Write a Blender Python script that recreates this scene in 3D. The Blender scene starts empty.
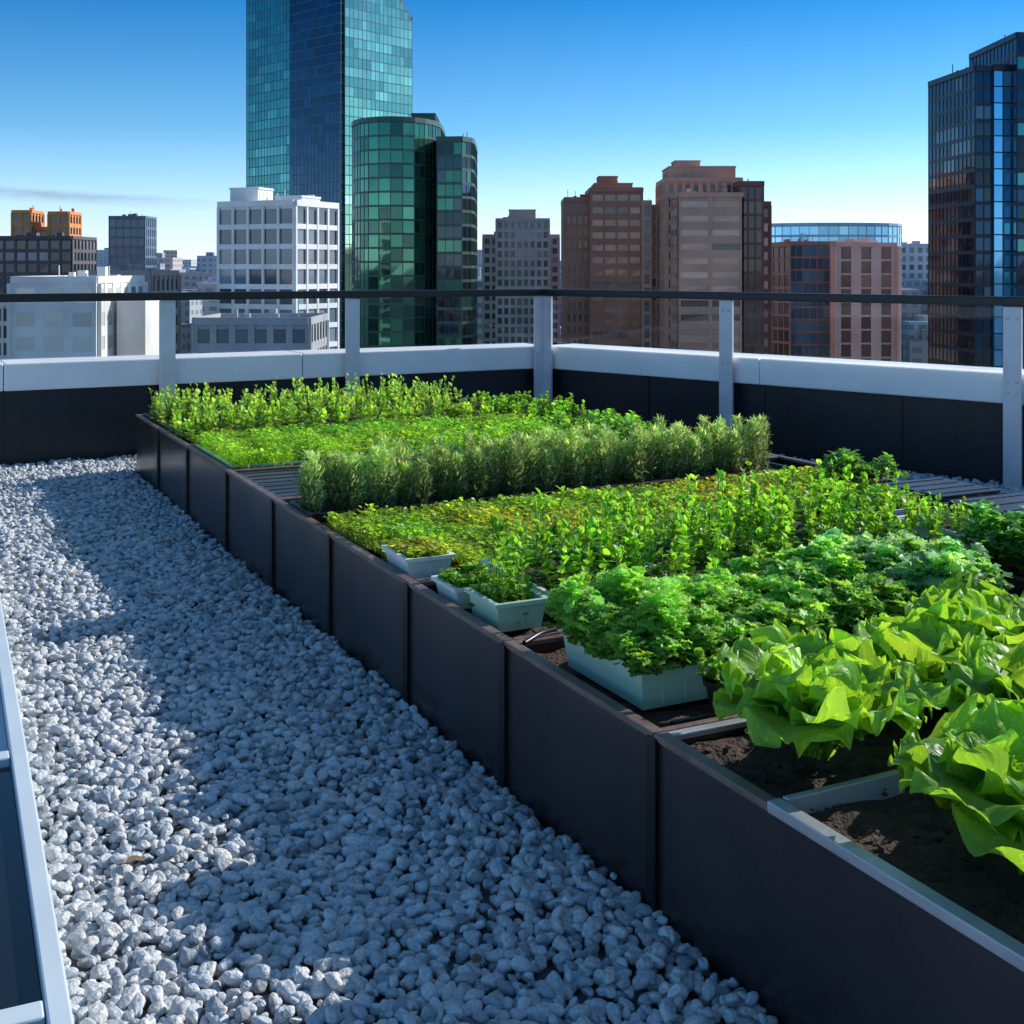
import bpy, math, random
import numpy as np
from mathutils import Vector, Matrix
random.seed(7); rng=np.random.default_rng(7)
SC=bpy.context.scene
COL=SC.collection
# ------------------------------------------------------------ materials
def newmat(name):
    m=bpy.data.materials.new(name); m.use_nodes=True
    nt=m.node_tree; b=nt.nodes['Principled BSDF']; return m,nt,b
def N(nt,t,**k):
    n=nt.nodes.new(t)
    for a,v in k.items(): setattr(n,a,v)
    return n
def plain(name,c,rough=.6,metal=0.,var=.15,scale=3.,bump=0.,bscale=40.,spec=.5):
    m,nt,b=newmat(name)
    tc=N(nt,'ShaderNodeTexCoord'); no=N(nt,'ShaderNodeTexNoise'); no.inputs['Scale'].default_value=scale; no.inputs['Detail'].default_value=6
    nt.links.new(tc.outputs['Object'],no.inputs['Vector'])
    mr=N(nt,'ShaderNodeMapRange'); mr.inputs[1].default_value=.3; mr.inputs[2].default_value=.7; mr.inputs[3].default_value=1-var; mr.inputs[4].default_value=1+var
    nt.links.new(no.outputs['Fac'],mr.inputs[0])
    vm=N(nt,'ShaderNodeVectorMath',operation='SCALE'); vm.inputs[0].default_value=c[:3]
    nt.links.new(mr.outputs[0],vm.inputs['Scale']); nt.links.new(vm.outputs[0],b.inputs['Base Color'])
    b.inputs['Metallic'].default_value=metal
    b.inputs['Specular IOR Level'].default_value=spec
    mr2=N(nt,'ShaderNodeMapRange'); mr2.inputs[3].default_value=max(.02,rough-.1); mr2.inputs[4].default_value=min(1,rough+.1)
    nt.links.new(no.outputs['Fac'],mr2.inputs[0]); nt.links.new(mr2.outputs[0],b.inputs['Roughness'])
    if bump>0:
        n2=N(nt,'ShaderNodeTexNoise'); n2.inputs['Scale'].default_value=bscale; n2.inputs['Detail'].default_value=5
        nt.links.new(tc.outputs['Object'],n2.inputs['Vector'])
        bp=N(nt,'ShaderNodeBump'); bp.inputs['Strength'].default_value=bump; bp.inputs['Distance'].default_value=.02
        nt.links.new(n2.outputs['Fac'],bp.inputs['Height']); nt.links.new(bp.outputs[0],b.inputs['Normal'])
    return m
def attrmat(name,rough=.1,metal=0.,spec=.5):
    m,nt,b=newmat(name)
    a=N(nt,'ShaderNodeAttribute',attribute_name='col')
    nt.links.new(a.outputs['Color'],b.inputs['Base Color'])
    b.inputs['Roughness'].default_value=rough; b.inputs['Metallic'].default_value=metal; b.inputs['Specular IOR Level'].default_value=spec
    return m
def leafmat(name,trans=.4,rough=.45,veins=False,tm=(1.9,1.6,.6)):
    m,nt,b=newmat(name)
    a=N(nt,'ShaderNodeAttribute',attribute_name='col')
    nt.links.new(a.outputs['Color'],b.inputs['Base Color'])
    b.inputs['Roughness'].default_value=rough; b.inputs['Specular IOR Level'].default_value=.35
    tr=N(nt,'ShaderNodeBsdfTranslucent')
    vm=N(nt,'ShaderNodeVectorMath',operation='MULTIPLY'); vm.inputs[1].default_value=tm
    nt.links.new(a.outputs['Color'],vm.inputs[0]); nt.links.new(vm.outputs[0],tr.inputs['Color'])
    mx=N(nt,'ShaderNodeMixShader'); mx.inputs[0].default_value=trans
    nt.links.new(b.outputs[0],mx.inputs[1]); nt.links.new(tr.outputs[0],mx.inputs[2])
    nt.links.new(mx.outputs[0],nt.nodes['Material Output'].inputs['Surface'])
    if veins:
        uv=N(nt,'ShaderNodeUVMap'); uv.uv_map='UVMap'
        sp=N(nt,'ShaderNodeSeparateXYZ'); nt.links.new(uv.outputs[0],sp.inputs[0])
        ab=N(nt,'ShaderNodeMath',operation='ABSOLUTE'); nt.links.new(sp.outputs[0],ab.inputs[0])
        no=N(nt,'ShaderNodeTexNoise'); no.inputs['Scale'].default_value=7; no.inputs['Detail'].default_value=5
        nt.links.new(uv.outputs[0],no.inputs['Vector'])
        mu=N(nt,'ShaderNodeMath',operation='MULTIPLY_ADD'); mu.inputs[1].default_value=-.45
        nt.links.new(ab.outputs[0],mu.inputs[0]); nt.links.new(sp.outputs[1],mu.inputs[2])
        m0=N(nt,'ShaderNodeMath',operation='MULTIPLY_ADD'); m0.inputs[1].default_value=.22; nt.links.new(no.outputs['Fac'],m0.inputs[0]); nt.links.new(mu.outputs[0],m0.inputs[2])
        m2=N(nt,'ShaderNodeMath',operation='MULTIPLY'); m2.inputs[1].default_value=34; nt.links.new(m0.outputs[0],m2.inputs[0])
        si=N(nt,'ShaderNodeMath',operation='SINE'); nt.links.new(m2.outputs[0],si.inputs[0])
        pw=N(nt,'ShaderNodeMath',operation='ABSOLUTE'); nt.links.new(si.outputs[0],pw.inputs[0])
        ad=N(nt,'ShaderNodeMath',operation='MULTIPLY_ADD'); ad.inputs[1].default_value=3.0
        nt.links.new(no.outputs['Fac'],ad.inputs[0]); nt.links.new(pw.outputs[0],ad.inputs[2])
        bp=N(nt,'ShaderNodeBump'); bp.inputs['Strength'].default_value=.4; bp.inputs['Distance'].default_value=.005
        nt.links.new(ad.outputs[0],bp.inputs['Height']); nt.links.new(bp.outputs[0],b.inputs['Normal']); nt.links.new(bp.outputs[0],tr.inputs['Normal'])
        mr=N(nt,'ShaderNodeMapRange'); mr.inputs[1].default_value=0; mr.inputs[2].default_value=.25; mr.inputs[3].default_value=1.35; mr.inputs[4].default_value=.95
        nt.links.new(pw.outputs[0],mr.inputs[0]); v2=N(nt,'ShaderNodeVectorMath',operation='SCALE'); nt.links.new(a.outputs['Color'],v2.inputs[0]); nt.links.new(mr.outputs[0],v2.inputs['Scale'])
        nt.links.new(v2.outputs[0],b.inputs['Base Color']); nt.links.new(v2.outputs[0],vm.inputs[0])
    return m
# ------------------------------------------------------------ mesh builder
class MB:
    def __init__(s): s.v=[];s.f=[];s.m=[];s.c=[]
    def face(s,pts,mat=0,col=(.5,.5,.5)):
        i=len(s.v); s.v+= [tuple(p) for p in pts]; s.f.append(tuple(range(i,i+len(pts)))); s.m.append(mat); s.c+=[(*col,1)]*len(pts)
    def box(s,o,ax,ay,az,mat=0,col=(.5,.5,.5)):
        o=Vector(o);ax=Vector(ax);ay=Vector(ay);az=Vector(az)
        i=len(s.v); P=[o,o+ax,o+ax+ay,o+ay]; P+=[p+az for p in P]
        s.v+=[tuple(p) for p in P]; s.c+=[(*col,1)]*8
        F=[(0,3,2,1),(4,5,6,7),(0,1,5,4),(1,2,6,5),(2,3,7,6),(3,0,4,7)]
        if ax.cross(ay).dot(az)<0: F=[f[::-1] for f in F]
        for f in F: s.f.append(tuple(i+k for k in f)); s.m.append(mat)
    def build(s,name,mats,smooth=False,bevel=0,parent=None):
        me=bpy.data.meshes.new(name); me.from_pydata(s.v,[],s.f); 
        for m in mats: me.materials.append(m)
        me.polygons.foreach_set('material_index',s.m)
        ca=me.color_attributes.new('col','FLOAT_COLOR','POINT'); ca.data.foreach_set('color',np.array(s.c,dtype=np.float32).ravel())
        if smooth: me.polygons.foreach_set('use_smooth',[True]*len(s.f))
        me.update(); o=bpy.data.objects.new(name,me); COL.objects.link(o)
        if bevel>0:
            b=o.modifiers.new('bevel','BEVEL'); b.width=bevel; b.segments=2; b.limit_method='ANGLE'
        if parent: o.parent=parent
        return o
def empty(name,loc=(0,0,0)):
    e=bpy.data.objects.new(name,None); COL.objects.link(e); return e
def npmesh(name,V,F,C,mat,smooth=True,uv=None,parent=None):
    me=bpy.data.meshes.new(name); nf,k=F.shape
    me.vertices.add(len(V)); me.vertices.foreach_set('co',V.astype(np.float32).ravel())
    me.loops.add(nf*k); me.loops.foreach_set('vertex_index',F.astype(np.int32).ravel())
    me.polygons.add(nf); me.polygons.foreach_set('loop_start',np.arange(0,nf*k,k,dtype=np.int32))
    me.polygons.foreach_set('loop_total',np.full(nf,k,dtype=np.int32))
    me.update(calc_edges=True)
    me.polygons.foreach_set('use_smooth',np.full(nf,smooth))
    ca=me.color_attributes.new('col','FLOAT_COLOR','POINT')
    C4=np.ones((len(V),4),dtype=np.float32); C4[:,:3]=C; ca.data.foreach_set('color',C4.ravel())
    if uv is not None:
        u=me.uv_layers.new(name='UVMap'); u.data.foreach_set('uv',uv[F.ravel()].astype(np.float32).ravel())
    me.materials.append(mat); me.validate(); me.update()
    o=bpy.data.objects.new(name,me); COL.objects.link(o)
    if parent: o.parent=parent
    return o
# ------------------------------------------------------------ garden frame (metres)
O=np.array([-3.07,10.11]); A=np.array([.4454,-.8953]); B=np.array([.8953,.4454])
def L(s,t,z=0.):
    p=O+A*s+B*t; return Vector((p[0],p[1],z))
def Ln(s,t,z):
    p=O[None]+np.outer(s,A)+np.outer(t,B); return np.column_stack([p,z])
A3=Vector((A[0],A[1],0)); B3=Vector((B[0],B[1],0)); Z3=Vector((0,0,1))
# ------------------------------------------------------------ world, sun, camera
EL=math.radians(29.0); AZ=math.radians(62.6)
w=bpy.data.worlds.new("World"); SC.world=w; w.use_nodes=True
nt=w.node_tree; bg=nt.nodes['Background']; sky=nt.nodes.new('ShaderNodeTexSky'); sky.sky_type='NISHITA'; sky.sun_disc=False
sky.sun_elevation=EL; sky.sun_rotation=AZ; sky.air_density=1.0; sky.dust_density=.2; sky.ozone_density=3.0; sky.altitude=50
tcw=nt.nodes.new('ShaderNodeTexCoord'); sw=nt.nodes.new('ShaderNodeSeparateXYZ'); nt.links.new(tcw.outputs['Generated'],sw.inputs[0])
rw_=nt.nodes.new('ShaderNodeValToRGB'); el=rw_.color_ramp
def hc(*c): return (c[0]/2,c[1]/2,c[2]/2,1)
el.elements[0].position=0; el.elements[0].color=hc(1.12,1.22,1.98); el.elements[1].position=1; el.elements[1].color=hc(.80,.98,1.0)
for p,c in ((.05,(.84,1.06,1.46)),(.11,(.40,.76,1.05)),(.22,(.05,.47,.84)),(.34,(.35,.74,.92)),(.6,(.75,.95,1.0))):
    x=el.elements.new(p); x.color=hc(*c)
nt.links.new(sw.outputs[2],rw_.inputs[0])
v0=nt.nodes.new('ShaderNodeVectorMath'); v0.operation='SCALE'; v0.inputs['Scale'].default_value=2; nt.links.new(rw_.outputs[0],v0.inputs[0])
vw=nt.nodes.new('ShaderNodeVectorMath'); vw.operation='MULTIPLY'; nt.links.new(sky.outputs[0],vw.inputs[0]); nt.links.new(v0.outputs[0],vw.inputs[1])
nt.links.new(vw.outputs[0],bg.inputs['Color']); bg.inputs['Strength'].default_value=.15
sd=bpy.data.lights.new('sun','SUN'); sd.energy=5.0; sd.angle=math.radians(.5); sd.color=(1,.97,.92)
so=bpy.data.objects.new('sun',sd); COL.objects.link(so)
S=Vector((math.sin(AZ)*math.cos(EL),math.cos(AZ)*math.cos(EL),math.sin(EL)))
so.rotation_euler=(-S).to_track_quat('-Z','Y').to_euler(); so.location=S*30
cd=bpy.data.cameras.new('camera'); cd.lens=43.5; cd.sensor_width=36; cd.shift_y=-.2393; cd.clip_start=.05; cd.clip_end=40000
co=bpy.data.objects.new('camera',cd); COL.objects.link(co); co.location=(0,0,1.7); co.rotation_euler=(math.pi/2,0,0); SC.camera=co
SC.view_settings.view_transform='Standard'; SC.view_settings.look='None'; SC.view_settings.exposure=0
# ------------------------------------------------------------ roof, parapet, railing
WC=Vector((.34,12.8,0)); dl=Vector((-.8882,-.4594,0)); dr=Vector((.7194,-.6946,0))
nl=Vector((-.4594,.8882,0)); nr=Vector((.6946,.7194,0))
m_charcoal=plain('parapet_charcoal_cladding',(.011,.012,.016),.42,0,.3,1.5,.15,30)
m_white=plain('white_coping_paint',(.86,.83,.82),.45,0,.06,2.,.08,18)
m_gunderlay=plain('gravel_bed',(.16,.165,.17),.9,0,.4,25,.8,60)
m_conc=plain('host_building_concrete',(.32,.32,.31),.8)
PL=WC+dl*14; PR=WC+dr*13
roofpts=[PL,WC,PR,Vector((PR.x,-9,0)),Vector((PL.x,-9,0))]
mb=MB(); mb.face([(p.x,p.y,0) for p in roofpts][::-1]); g=mb.build('roof_gravel_bed',[m_gunderlay])
mb=MB(); ex=[p+ (p-Vector((-1,0,0))).normalized()*.3 for p in roofpts]
for i in range(5):
    a=ex[i];b=ex[(i+1)%5]; mb.face([(a.x,a.y,-45),(b.x,b.y,-45),(b.x,b.y,-.05),(a.x,a.y,-.05)])
mb.face([(p.x,p.y,-.05) for p in ex][::-1]); mb.build('rooftop_host_building',[m_conc])
def wallrun(name,p,d,n,Ls,corner=0):
    mb=MB()
    mb.box(p+n*.04,d*Ls,n*.34,Z3*.66,0)
    k=1.3
    while k<Ls:
        mb.box(p+d*k+n*.032,d*.02,n*.008,Z3*.65,0); k+=1.3
    o=mb.build(name,[m_charcoal,m_white]); return o
wl=wallrun('parapet_wall',WC,dl,nl,14); wr=wallrun('parapet_wall',WC,dr,nr,13)
def coping(p,d,n,Ls,par):
    mb=MB(); k=0.004; seg=2.6
    while k<Ls:
        l=min(seg,Ls-k); mb.box(p+d*k-n*.03+Z3*.655,d*(l-.006),n*.48,Z3*.235); k+=seg
    o=mb.build('coping',[m_white],bevel=.012,parent=par)
coping(WC,dl,nl,14,wl); coping(WC,dr,nr,13,wr)
for a,b in ((roofpts[2],roofpts[3]),(roofpts[3],roofpts[4]),(roofpts[4],roofpts[0])):
    d=(b-a); l=d.length; d=d/l; n=Vector((-d.y,d.x,0)) 
    if n.dot(a+d*l/2-Vector((-1,1,0)))<0: n=-n
    mb=MB(); mb.box(a+n*.04,d*l,n*.34,Z3*.66,0); mb.box(a-n*.03+Z3*.66,d*l,n*.48,Z3*.23,1); mb.build('parapet_wall',[m_charcoal,m_white])
m_post=plain('brushed_aluminium_post',(.66,.64,.69),.38,.25,.08,6,.05,90)
m_rail=plain('black_handrail',(.010,.010,.013),.3,.2,.1)
mg,nt,b=newmat('balustrade_glass')
nt.nodes.remove(b); tr=N(nt,'ShaderNodeBsdfTransparent'); tr.inputs[0].default_value=(.93,.95,.95,1)
gl=N(nt,'ShaderNodeBsdfGlossy'); gl.inputs['Roughness'].default_value=.02; gl.inputs['Color'].default_value=(.9,.95,1,1)
fr=N(nt,'ShaderNodeFresnel'); fr.inputs[0].default_value=1.22
mx=N(nt,'ShaderNodeMixShader'); nt.links.new(fr.outputs[0],mx.inputs[0]); nt.links.new(tr.outputs[0],mx.inputs[1]); nt.links.new(gl.outputs[0],mx.inputs[2])
nt.links.new(mx.outputs[0],nt.nodes['Material Output'].inputs['Surface'])
def railing(p,d,n,posts,Ls):
    e=empty('glass_railing')
    mb=MB()
    mb.box(p-n*.125+Z3*1.405-d*0.0,d*Ls,n*.085,Z3*.07); o=mb.build('handrail',[m_rail],bevel=.008,parent=e)
    mb=MB()
    for k in posts:
        c=p+d*k
        mb.box(c-d*.07-n*.095,d*.14,n*.028,Z3*1.40)
        mb.box(c-d*.012-n*.067,d*.024,n*.034,Z3*1.38)
        mb.box(c-d*.09-n*.11,d*.18,n*.06,Z3*.012)
        for zz in (.2,.74,.82,1.3):
            mb.box(c-d*.045-n*.105+Z3*zz,d*.02,n*.012,Z3*.02); mb.box(c+d*.025-n*.105+Z3*zz,d*.02,n*.012,Z3*.02)
    mb.build('posts',[m_post],bevel=.004,parent=e)
    mb=MB(); ks=sorted(posts)
    for a,b in zip(ks[:-1],ks[1:]):
        mb.box(p+d*(a+.02)-n*.055+Z3*.93,d*(b-a-.04),n*.01,Z3*.46)
    mb.build('glass_panes',[mg],parent=e)
railing(WC,dl,nl,[.1,2.13,3.86,5.9,8,10.1,12.2,13.9],14)
railing(WC,dr,nr,[.1,2.29,4.87,7.3,9.7,12.8],13)
# ------------------------------------------------------------ pebbles
mp,nt,b=newmat('pebble_stone')
oi=N(nt,'ShaderNodeObjectInfo'); cr=N(nt,'ShaderNodeValToRGB'); e=cr.color_ramp
e.elements[0].position=0; e.elements[0].color=(.24,.27,.30,1); e.elements[1].position=1; e.elements[1].color=(.82,.82,.81,1)
for p,c in ((.12,(.42,.45,.48,1)),(.35,(.57,.60,.62,1)),(.7,(.69,.70,.71,1)),(.93,(.66,.63,.59,1))):
    x=e.elements.new(p); x.color=c
nt.links.new(oi.outputs['Random'],cr.inputs[0])
tc=N(nt,'ShaderNodeTexCoord'); no=N(nt,'ShaderNodeTexNoise'); no.inputs['Scale'].default_value=2.4; no.inputs['Detail'].default_value=8
nt.links.new(tc.outputs['Object'],no.inputs['Vector'])
mr=N(nt,'ShaderNodeMapRange'); mr.inputs[1].default_value=.3;mr.inputs[2].default_value=.7;mr.inputs[3].default_value=.74;mr.inputs[4].default_value=1.14
nt.links.new(no.outputs['Fac'],mr.inputs[0]); vm=N(nt,'ShaderNodeVectorMath',operation='SCALE')
nt.links.new(cr.outputs[0],vm.inputs[0]); nt.links.new(mr.outputs[0],vm.inputs['Scale']); nt.links.new(vm.outputs[0],b.inputs['Base Color'])
b.inputs['Roughness'].default_value=.6
bp=N(nt,'ShaderNodeBump'); bp.inputs['Strength'].default_value=.3; bp.inputs['Distance'].default_value=.1; nt.links.new(no.outputs['Fac'],bp.inputs['Height']); nt.links.new(bp.outputs[0],b.inputs['Normal'])
pc=bpy.data.collections.new('pebbles')
import bmesh
from mathutils import noise as mnoise
for i in range(12):
    bm=bmesh.new(); bmesh.ops.create_icosphere(bm,subdivisions=3,radius=1)
    sc=Vector((random.uniform(.9,1.3),random.uniform(.65,.95),random.uniform(.48,.8))); off=Vector((i*7.3,i*3.1,0))
    cuts=[(Vector((random.gauss(0,1),random.gauss(0,1),random.gauss(0,1))).normalized(),random.uniform(.62,.85)) for _ in range(6)]
    for v in bm.verts:
        p=v.co.copy()
        for nn_,dd in cuts:
            q=p.dot(nn_)-dd
            if q>0: p-=nn_*q*.8
        n=mnoise.noise(v.co*.9+off)*.22+mnoise.noise(v.co*2.2+off)*.08; p=p*(1+n)
        v.co=Vector((p.x*sc.x,p.y*sc.y,p.z*sc.z))
    me=bpy.data.meshes.new('pebble'); bm.to_mesh(me); bm.free(); me.materials.append(mp)
    me.polygons.foreach_set('use_smooth',[True]*len(me.polygons))
    o=bpy.data.objects.new('pebble',me); pc.objects.link(o)
sp=.0325
gx,gy=np.meshgrid(np.arange(-7.5,6.5,sp),np.arange(.9,12.9,sp)); gx=gx.ravel();gy=gy.ravel()
def mkpts(zb,keep,jit):
    x=gx+rng.uniform(-jit,jit,gx.size); y=gy+rng.uniform(-jit,jit,gx.size)
    m=rng.random(gx.size)<keep
    rx=x-O[0]; ry=y-O[1]; s=rx*A[0]+ry*A[1]; t=rx*B[0]+ry*B[1]
    m&=~((t>-.012)&(t<3.32)&(s>-.012)); m&=(t>-6)
    m&=((x-WC.x)*nl.x+(y-WC.y)*nl.y<.02)&((x-WC.x)*nr.x+(y-WC.y)*nr.y<.02)
    m&=~((t>3.3)&(y<3.5))
    hb=.010*np.sin(x[m]*3.1+1)*np.sin(y[m]*2.3)+.006*np.sin(x[m]*8+y[m]*6)
    return np.column_stack([x[m],y[m],zb+hb+rng.uniform(0,.012,m.sum())])
P=np.vstack([mkpts(.012,1,.014),mkpts(.030,.42,.02)])
me=bpy.data.meshes.new('gravel'); me.vertices.add(len(P)); me.vertices.foreach_set('co',P.astype(np.float32).ravel()); me.update()
go=bpy.data.objects.new('gravel',me); COL.objects.link(go)
ng=bpy.data.node_groups.new('GravelScatter','GeometryNodeTree')
ng.interface.new_socket('Geometry',in_out='INPUT',socket_type='NodeSocketGeometry'); ng.interface.new_socket('Geometry',in_out='OUTPUT',socket_type='NodeSocketGeometry')
gi=ng.nodes.new('NodeGroupInput'); gou=ng.nodes.new('NodeGroupOutput'); iop=ng.nodes.new('GeometryNodeInstanceOnPoints')
ci=ng.nodes.new('GeometryNodeCollectionInfo'); ci.inputs['Collection'].default_value=pc; ci.inputs['Separate Children'].default_value=True; ci.inputs['Reset Children'].default_value=True
r1=ng.nodes.new('FunctionNodeRandomValue'); r1.data_type='FLOAT_VECTOR'; r1.inputs[0].default_value=(-.5,-.5,0); r1.inputs[1].default_value=(.5,.5,6.283)
r2=ng.nodes.new('FunctionNodeRandomValue'); r2.data_type='FLOAT'; r2.inputs[2].default_value=.013; r2.inputs[3].default_value=.028
ng.links.new(gi.outputs[0],iop.inputs['Points']); ng.links.new(ci.outputs[0],iop.inputs['Instance']); iop.inputs['Pick Instance'].default_value=True
ng.links.new(r1.outputs[0],iop.inputs['Rotation']); ng.links.new(r2.outputs[1],iop.inputs['Scale']); ng.links.new(iop.outputs[0],gou.inputs[0])
md=go.modifiers.new('scatter','NODES'); md.node_group=ng
# ------------------------------------------------------------ raised planter boxes
m_panel=plain('dark_powder_coated_panel',(.060,.047,.048),.27,.45,.32,1.4,.05,7,.6)
m_trim=plain('black_corner_trim',(.008,.008,.009),.4,.2,.2)
m_rim=plain('weathered_rim',(.20,.13,.11),.45,.2,.35,8,.2,60)
m_alu=plain('aluminium_rim',(.50,.50,.52),.35,.4,.15,6,.1,50)
m_soil=plain('potting_soil',(.070,.042,.028),.95,0,.55,18,1.,70)
m_lid=plain('dark_grey_tray_lid',(.06,.065,.08),.35,.1,.25,4,.1,40)
H=.49; WD=3.3
sb=[0,.97,2.0,3.1,4.1,5.05,6.0,6.84,7.72,9.25,10.7]
def planter(s0,s1,idx):
    e=empty('raised_planter_box')
    g=.008; l=s1-s0
    mb=MB()
    th=.02
    mb.box(L(s0+g,0,.0),A3*(l-2*g),B3*th,Z3*(H-.012))
    mb.box(L(s0+g,WD-th,0),A3*(l-2*g),B3*th,Z3*(H-.012))
    mb.box(L(s0+g,th+.002,0),A3*th,B3*(WD-2*th-.004),Z3*(H-.012))
    mb.box(L(s1-g-th,th+.002,0),A3*th,B3*(WD-2*th-.004),Z3*(H-.012))
    mb.build('panels',[m_panel],bevel=.004,parent=e)
    mb=MB()
    for t0 in (-.014,WD-.006):
        mb.box(L(s1-.022,t0,.0),A3*.044,B3*.02,Z3*(H-.004),0)
    mb.build('corner_trim',[m_trim],bevel=.003,parent=e)
    mb=MB(); rw=.038
    M=1 if idx>=9 else 0
    if idx==8:
        mb.box(L(s0+.004,-.006,H-.011),A3*(8.19-s0-.006),B3*rw,Z3*.018,0); mb.box(L(8.19,-.008,H-.012),A3*(s1-8.194),B3*rw,Z3*.026,1)
    else: mb.box(L(s0+.004,-.006,H-.011),A3*(l-.008),B3*rw,Z3*.018,M)
    mb.box(L(s0+.004,WD-rw+.006,H-.011),A3*(l-.008),B3*rw,Z3*.018,M)
    M2=1 if idx==8 else 0
    mb.box(L(s0+.004,rw-.004,H-.012),A3*rw*.8,B3*(WD-2*rw+.008),Z3*.017,M2)
    mb.box(L(s1-.004-rw*.6,rw-.004,H-.012),A3*rw*.6,B3*(WD-2*rw+.008),Z3*.017,0)
    mb.build('rim',[m_rim,m_alu],bevel=.003,parent=e)
    n1=36; n2=90
    uu,vv=np.meshgrid(np.linspace(.02,l-.02,n1),np.linspace(.02,WD-.02,n2),indexing='ij')
    P=Ln(s0+uu.ravel(),vv.ravel(),np.zeros(n1*n2))
    hz=np.array([mnoise.noise(Vector(p)*6)*.02+mnoise.noise(Vector(p)*22)*.016+mnoise.noise(Vector(p)*45)*.006 for p in P]); P[:,2]=H-(.035 if idx==8 else .045)+hz
    ii=np.arange(n1*n2).reshape(n1,n2); F=np.stack([ii[:-1,:-1],ii[1:,:-1],ii[1:,1:],ii[:-1,1:]],-1).reshape(-1,4)
    npmesh('soil',P,F,np.full((len(P),3),.03),m_soil,True,None,e)
for i in range(len(sb)-1): planter(sb[i],sb[i+1],i)
# ------------------------------------------------------------ trays and pots
m_tray=plain('pale_green_plastic_tray',(.48,.66,.50),.35,0,.08,5)
m_tray2=plain('white_plastic_tray',(.72,.78,.74),.35,0,.08,5)
m_blk=plain('black_plastic_tray',(.014,.014,.016),.35,0,.2,5)
def tray(s0,s1,t0,t1,z,h,mat,name='plant_tray',fl=.015,soil=True):
    mb=MB()
    def ring(e,zz): return [L(s0-e,t0-e,zz),L(s1+e,t0-e,zz),L(s1+e,t1+e,zz),L(s0-e,t1+e,zz)]
    R=[ring(-fl,z),ring(0,z+h),ring(.010,z+h),ring(.010,z+h-.012),ring(.004,z+h-.012)]
    inn=[ring(-.010,z+h-.001),ring(-fl-.006,z+.02)]
    def band(a,b,m=0):
        for k in range(4): mb.face([a[k],a[(k+1)%4],b[(k+1)%4],b[k]],m)
    band(R[0],R[1]); 
    band([p+Z3*.002 for p in ring(.010,z+h)],[p+Z3*.002 for p in inn[0]]); band(R[3],[p+Z3*.014 for p in R[3]]); band(R[4],R[3])
    band(inn[0],inn[1]); mb.face(ring(-.008,z+h-.02),1)
    n=int((t1-t0)/.07)
    for k in range(1,n):
        tt=t0+(t1-t0)*k/n; mb.box(L(s1-fl*.55-.003,tt,z+.01),A3*.006,B3*.006,Z3*(h-.03))
    return mb.build(name,[mat,m_soil])
zt=H-.03
tray(7.04,7.5,.10,.70,zt,.12,m_tray)
tray(6.98,7.45,.76,1.2,zt,.10,m_blk)
tray(6.9,7.4,1.24,1.6,zt,.09,m_tray2)
tray(6.42,6.66,.06,.25,zt,.10,m_tray)
tray(6.14,6.34,.05,.22,zt,.08,m_tray2)
tray(5.62,5.88,.045,.24,zt,.09,m_tray2)
tray(6.02,6.62,.31,.82,zt,.09,m_tray2)
tray(6.02,6.60,.86,1.4,zt,.09,m_tray)
tray(6.0,6.55,1.44,2.2,zt,.08,m_blk)
tray(4.30,4.66,.04,3.0,zt,.05,m_blk)
tray(.1,1.6,.05,2.6,zt,.05,m_blk)
tray(.7,1.95,2.66,3.24,zt,.05,m_blk)
tray(4.82,5.42,.05,3.0,zt,.035,m_blk)
tray(2.06,3.05,.05,2.45,zt,.05,m_tray)
tray(5.62,5.95,2.35,2.72,zt,.08,m_tray2,'seedling_tray')
tray(6.15,6.6,2.32,2.6,zt+.02,.08,m_tray2,'seedling_tray')
tray(6.85,7.3,1.95,2.4,zt,.1,m_blk)
tray(5.55,5.98,2.78,3.2,zt,.11,m_blk,'equipment_tray'); tray(6.08,6.62,2.68,3.2,zt,.12,m_blk,'equipment_tray')
def lid(s0,s1,t0,t1,z,name='tray_lid'):
    mb=MB(); mb.box(L(s0,t0,z),A3*(s1-s0),B3*(t1-t0),Z3*.012); 
    for k in range(4):
        mb.box(L(s0+(s1-s0)*(k+.5)/4-.006,t0+.02,z+.0125),A3*.012,B3*(t1-t0-.04),Z3*.005)
    mb.build(name,[m_lid],bevel=.003)
lid(3.14,3.6,.05,.6,H-.02); lid(3.62,4.06,.05,.9,H-.02); lid(5.56,5.97,2.79,3.19,H+.085); lid(6.1,6.6,2.7,3.18,H+.095)
def pot(s,t,z,r,h,mat,name='plant_pot'):
    mb=MB(); n=20; c=L(s,t,z)
    prof=[(r*.72,0),(r*.96,h*.86),(r*1.08,h*.86),(r*1.1,h),(r*.98,h),(r*.94,h*.9)]
    rings=[[c+Vector((math.cos(2*math.pi*k/n)*a,math.sin(2*math.pi*k/n)*a,b)) for k in range(n)] for a,b in prof]
    for a,b in zip(rings[:-1],rings[1:]):
        for k in range(n): mb.face([a[k],a[(k+1)%n],b[(k+1)%n],b[k]],0)
    mb.face(rings[-1],1); mb.build(name,[mat,m_soil])
m_clear=plain('milky_teal_cup',(.42,.60,.62),.15,0,.1)
CUPS=((6.76,.34),(6.78,.50),(6.76,.68),(6.77,.88),(6.75,1.1),(6.74,1.4)); BP=((7.56,.95),(7.52,1.5),(6.74,1.75),(6.76,2.3),(7.62,.30),(7.62,.62))
for s,t in CUPS: pot(s,t,H-.03,.05,.12,m_clear)
for s,t in BP: pot(s,t,H-.03,.06,.10,m_blk)
cu=bpy.data.curves.new('irrigation_hose','CURVE'); cu.dimensions='3D'; cu.bevel_depth=.008
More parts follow.
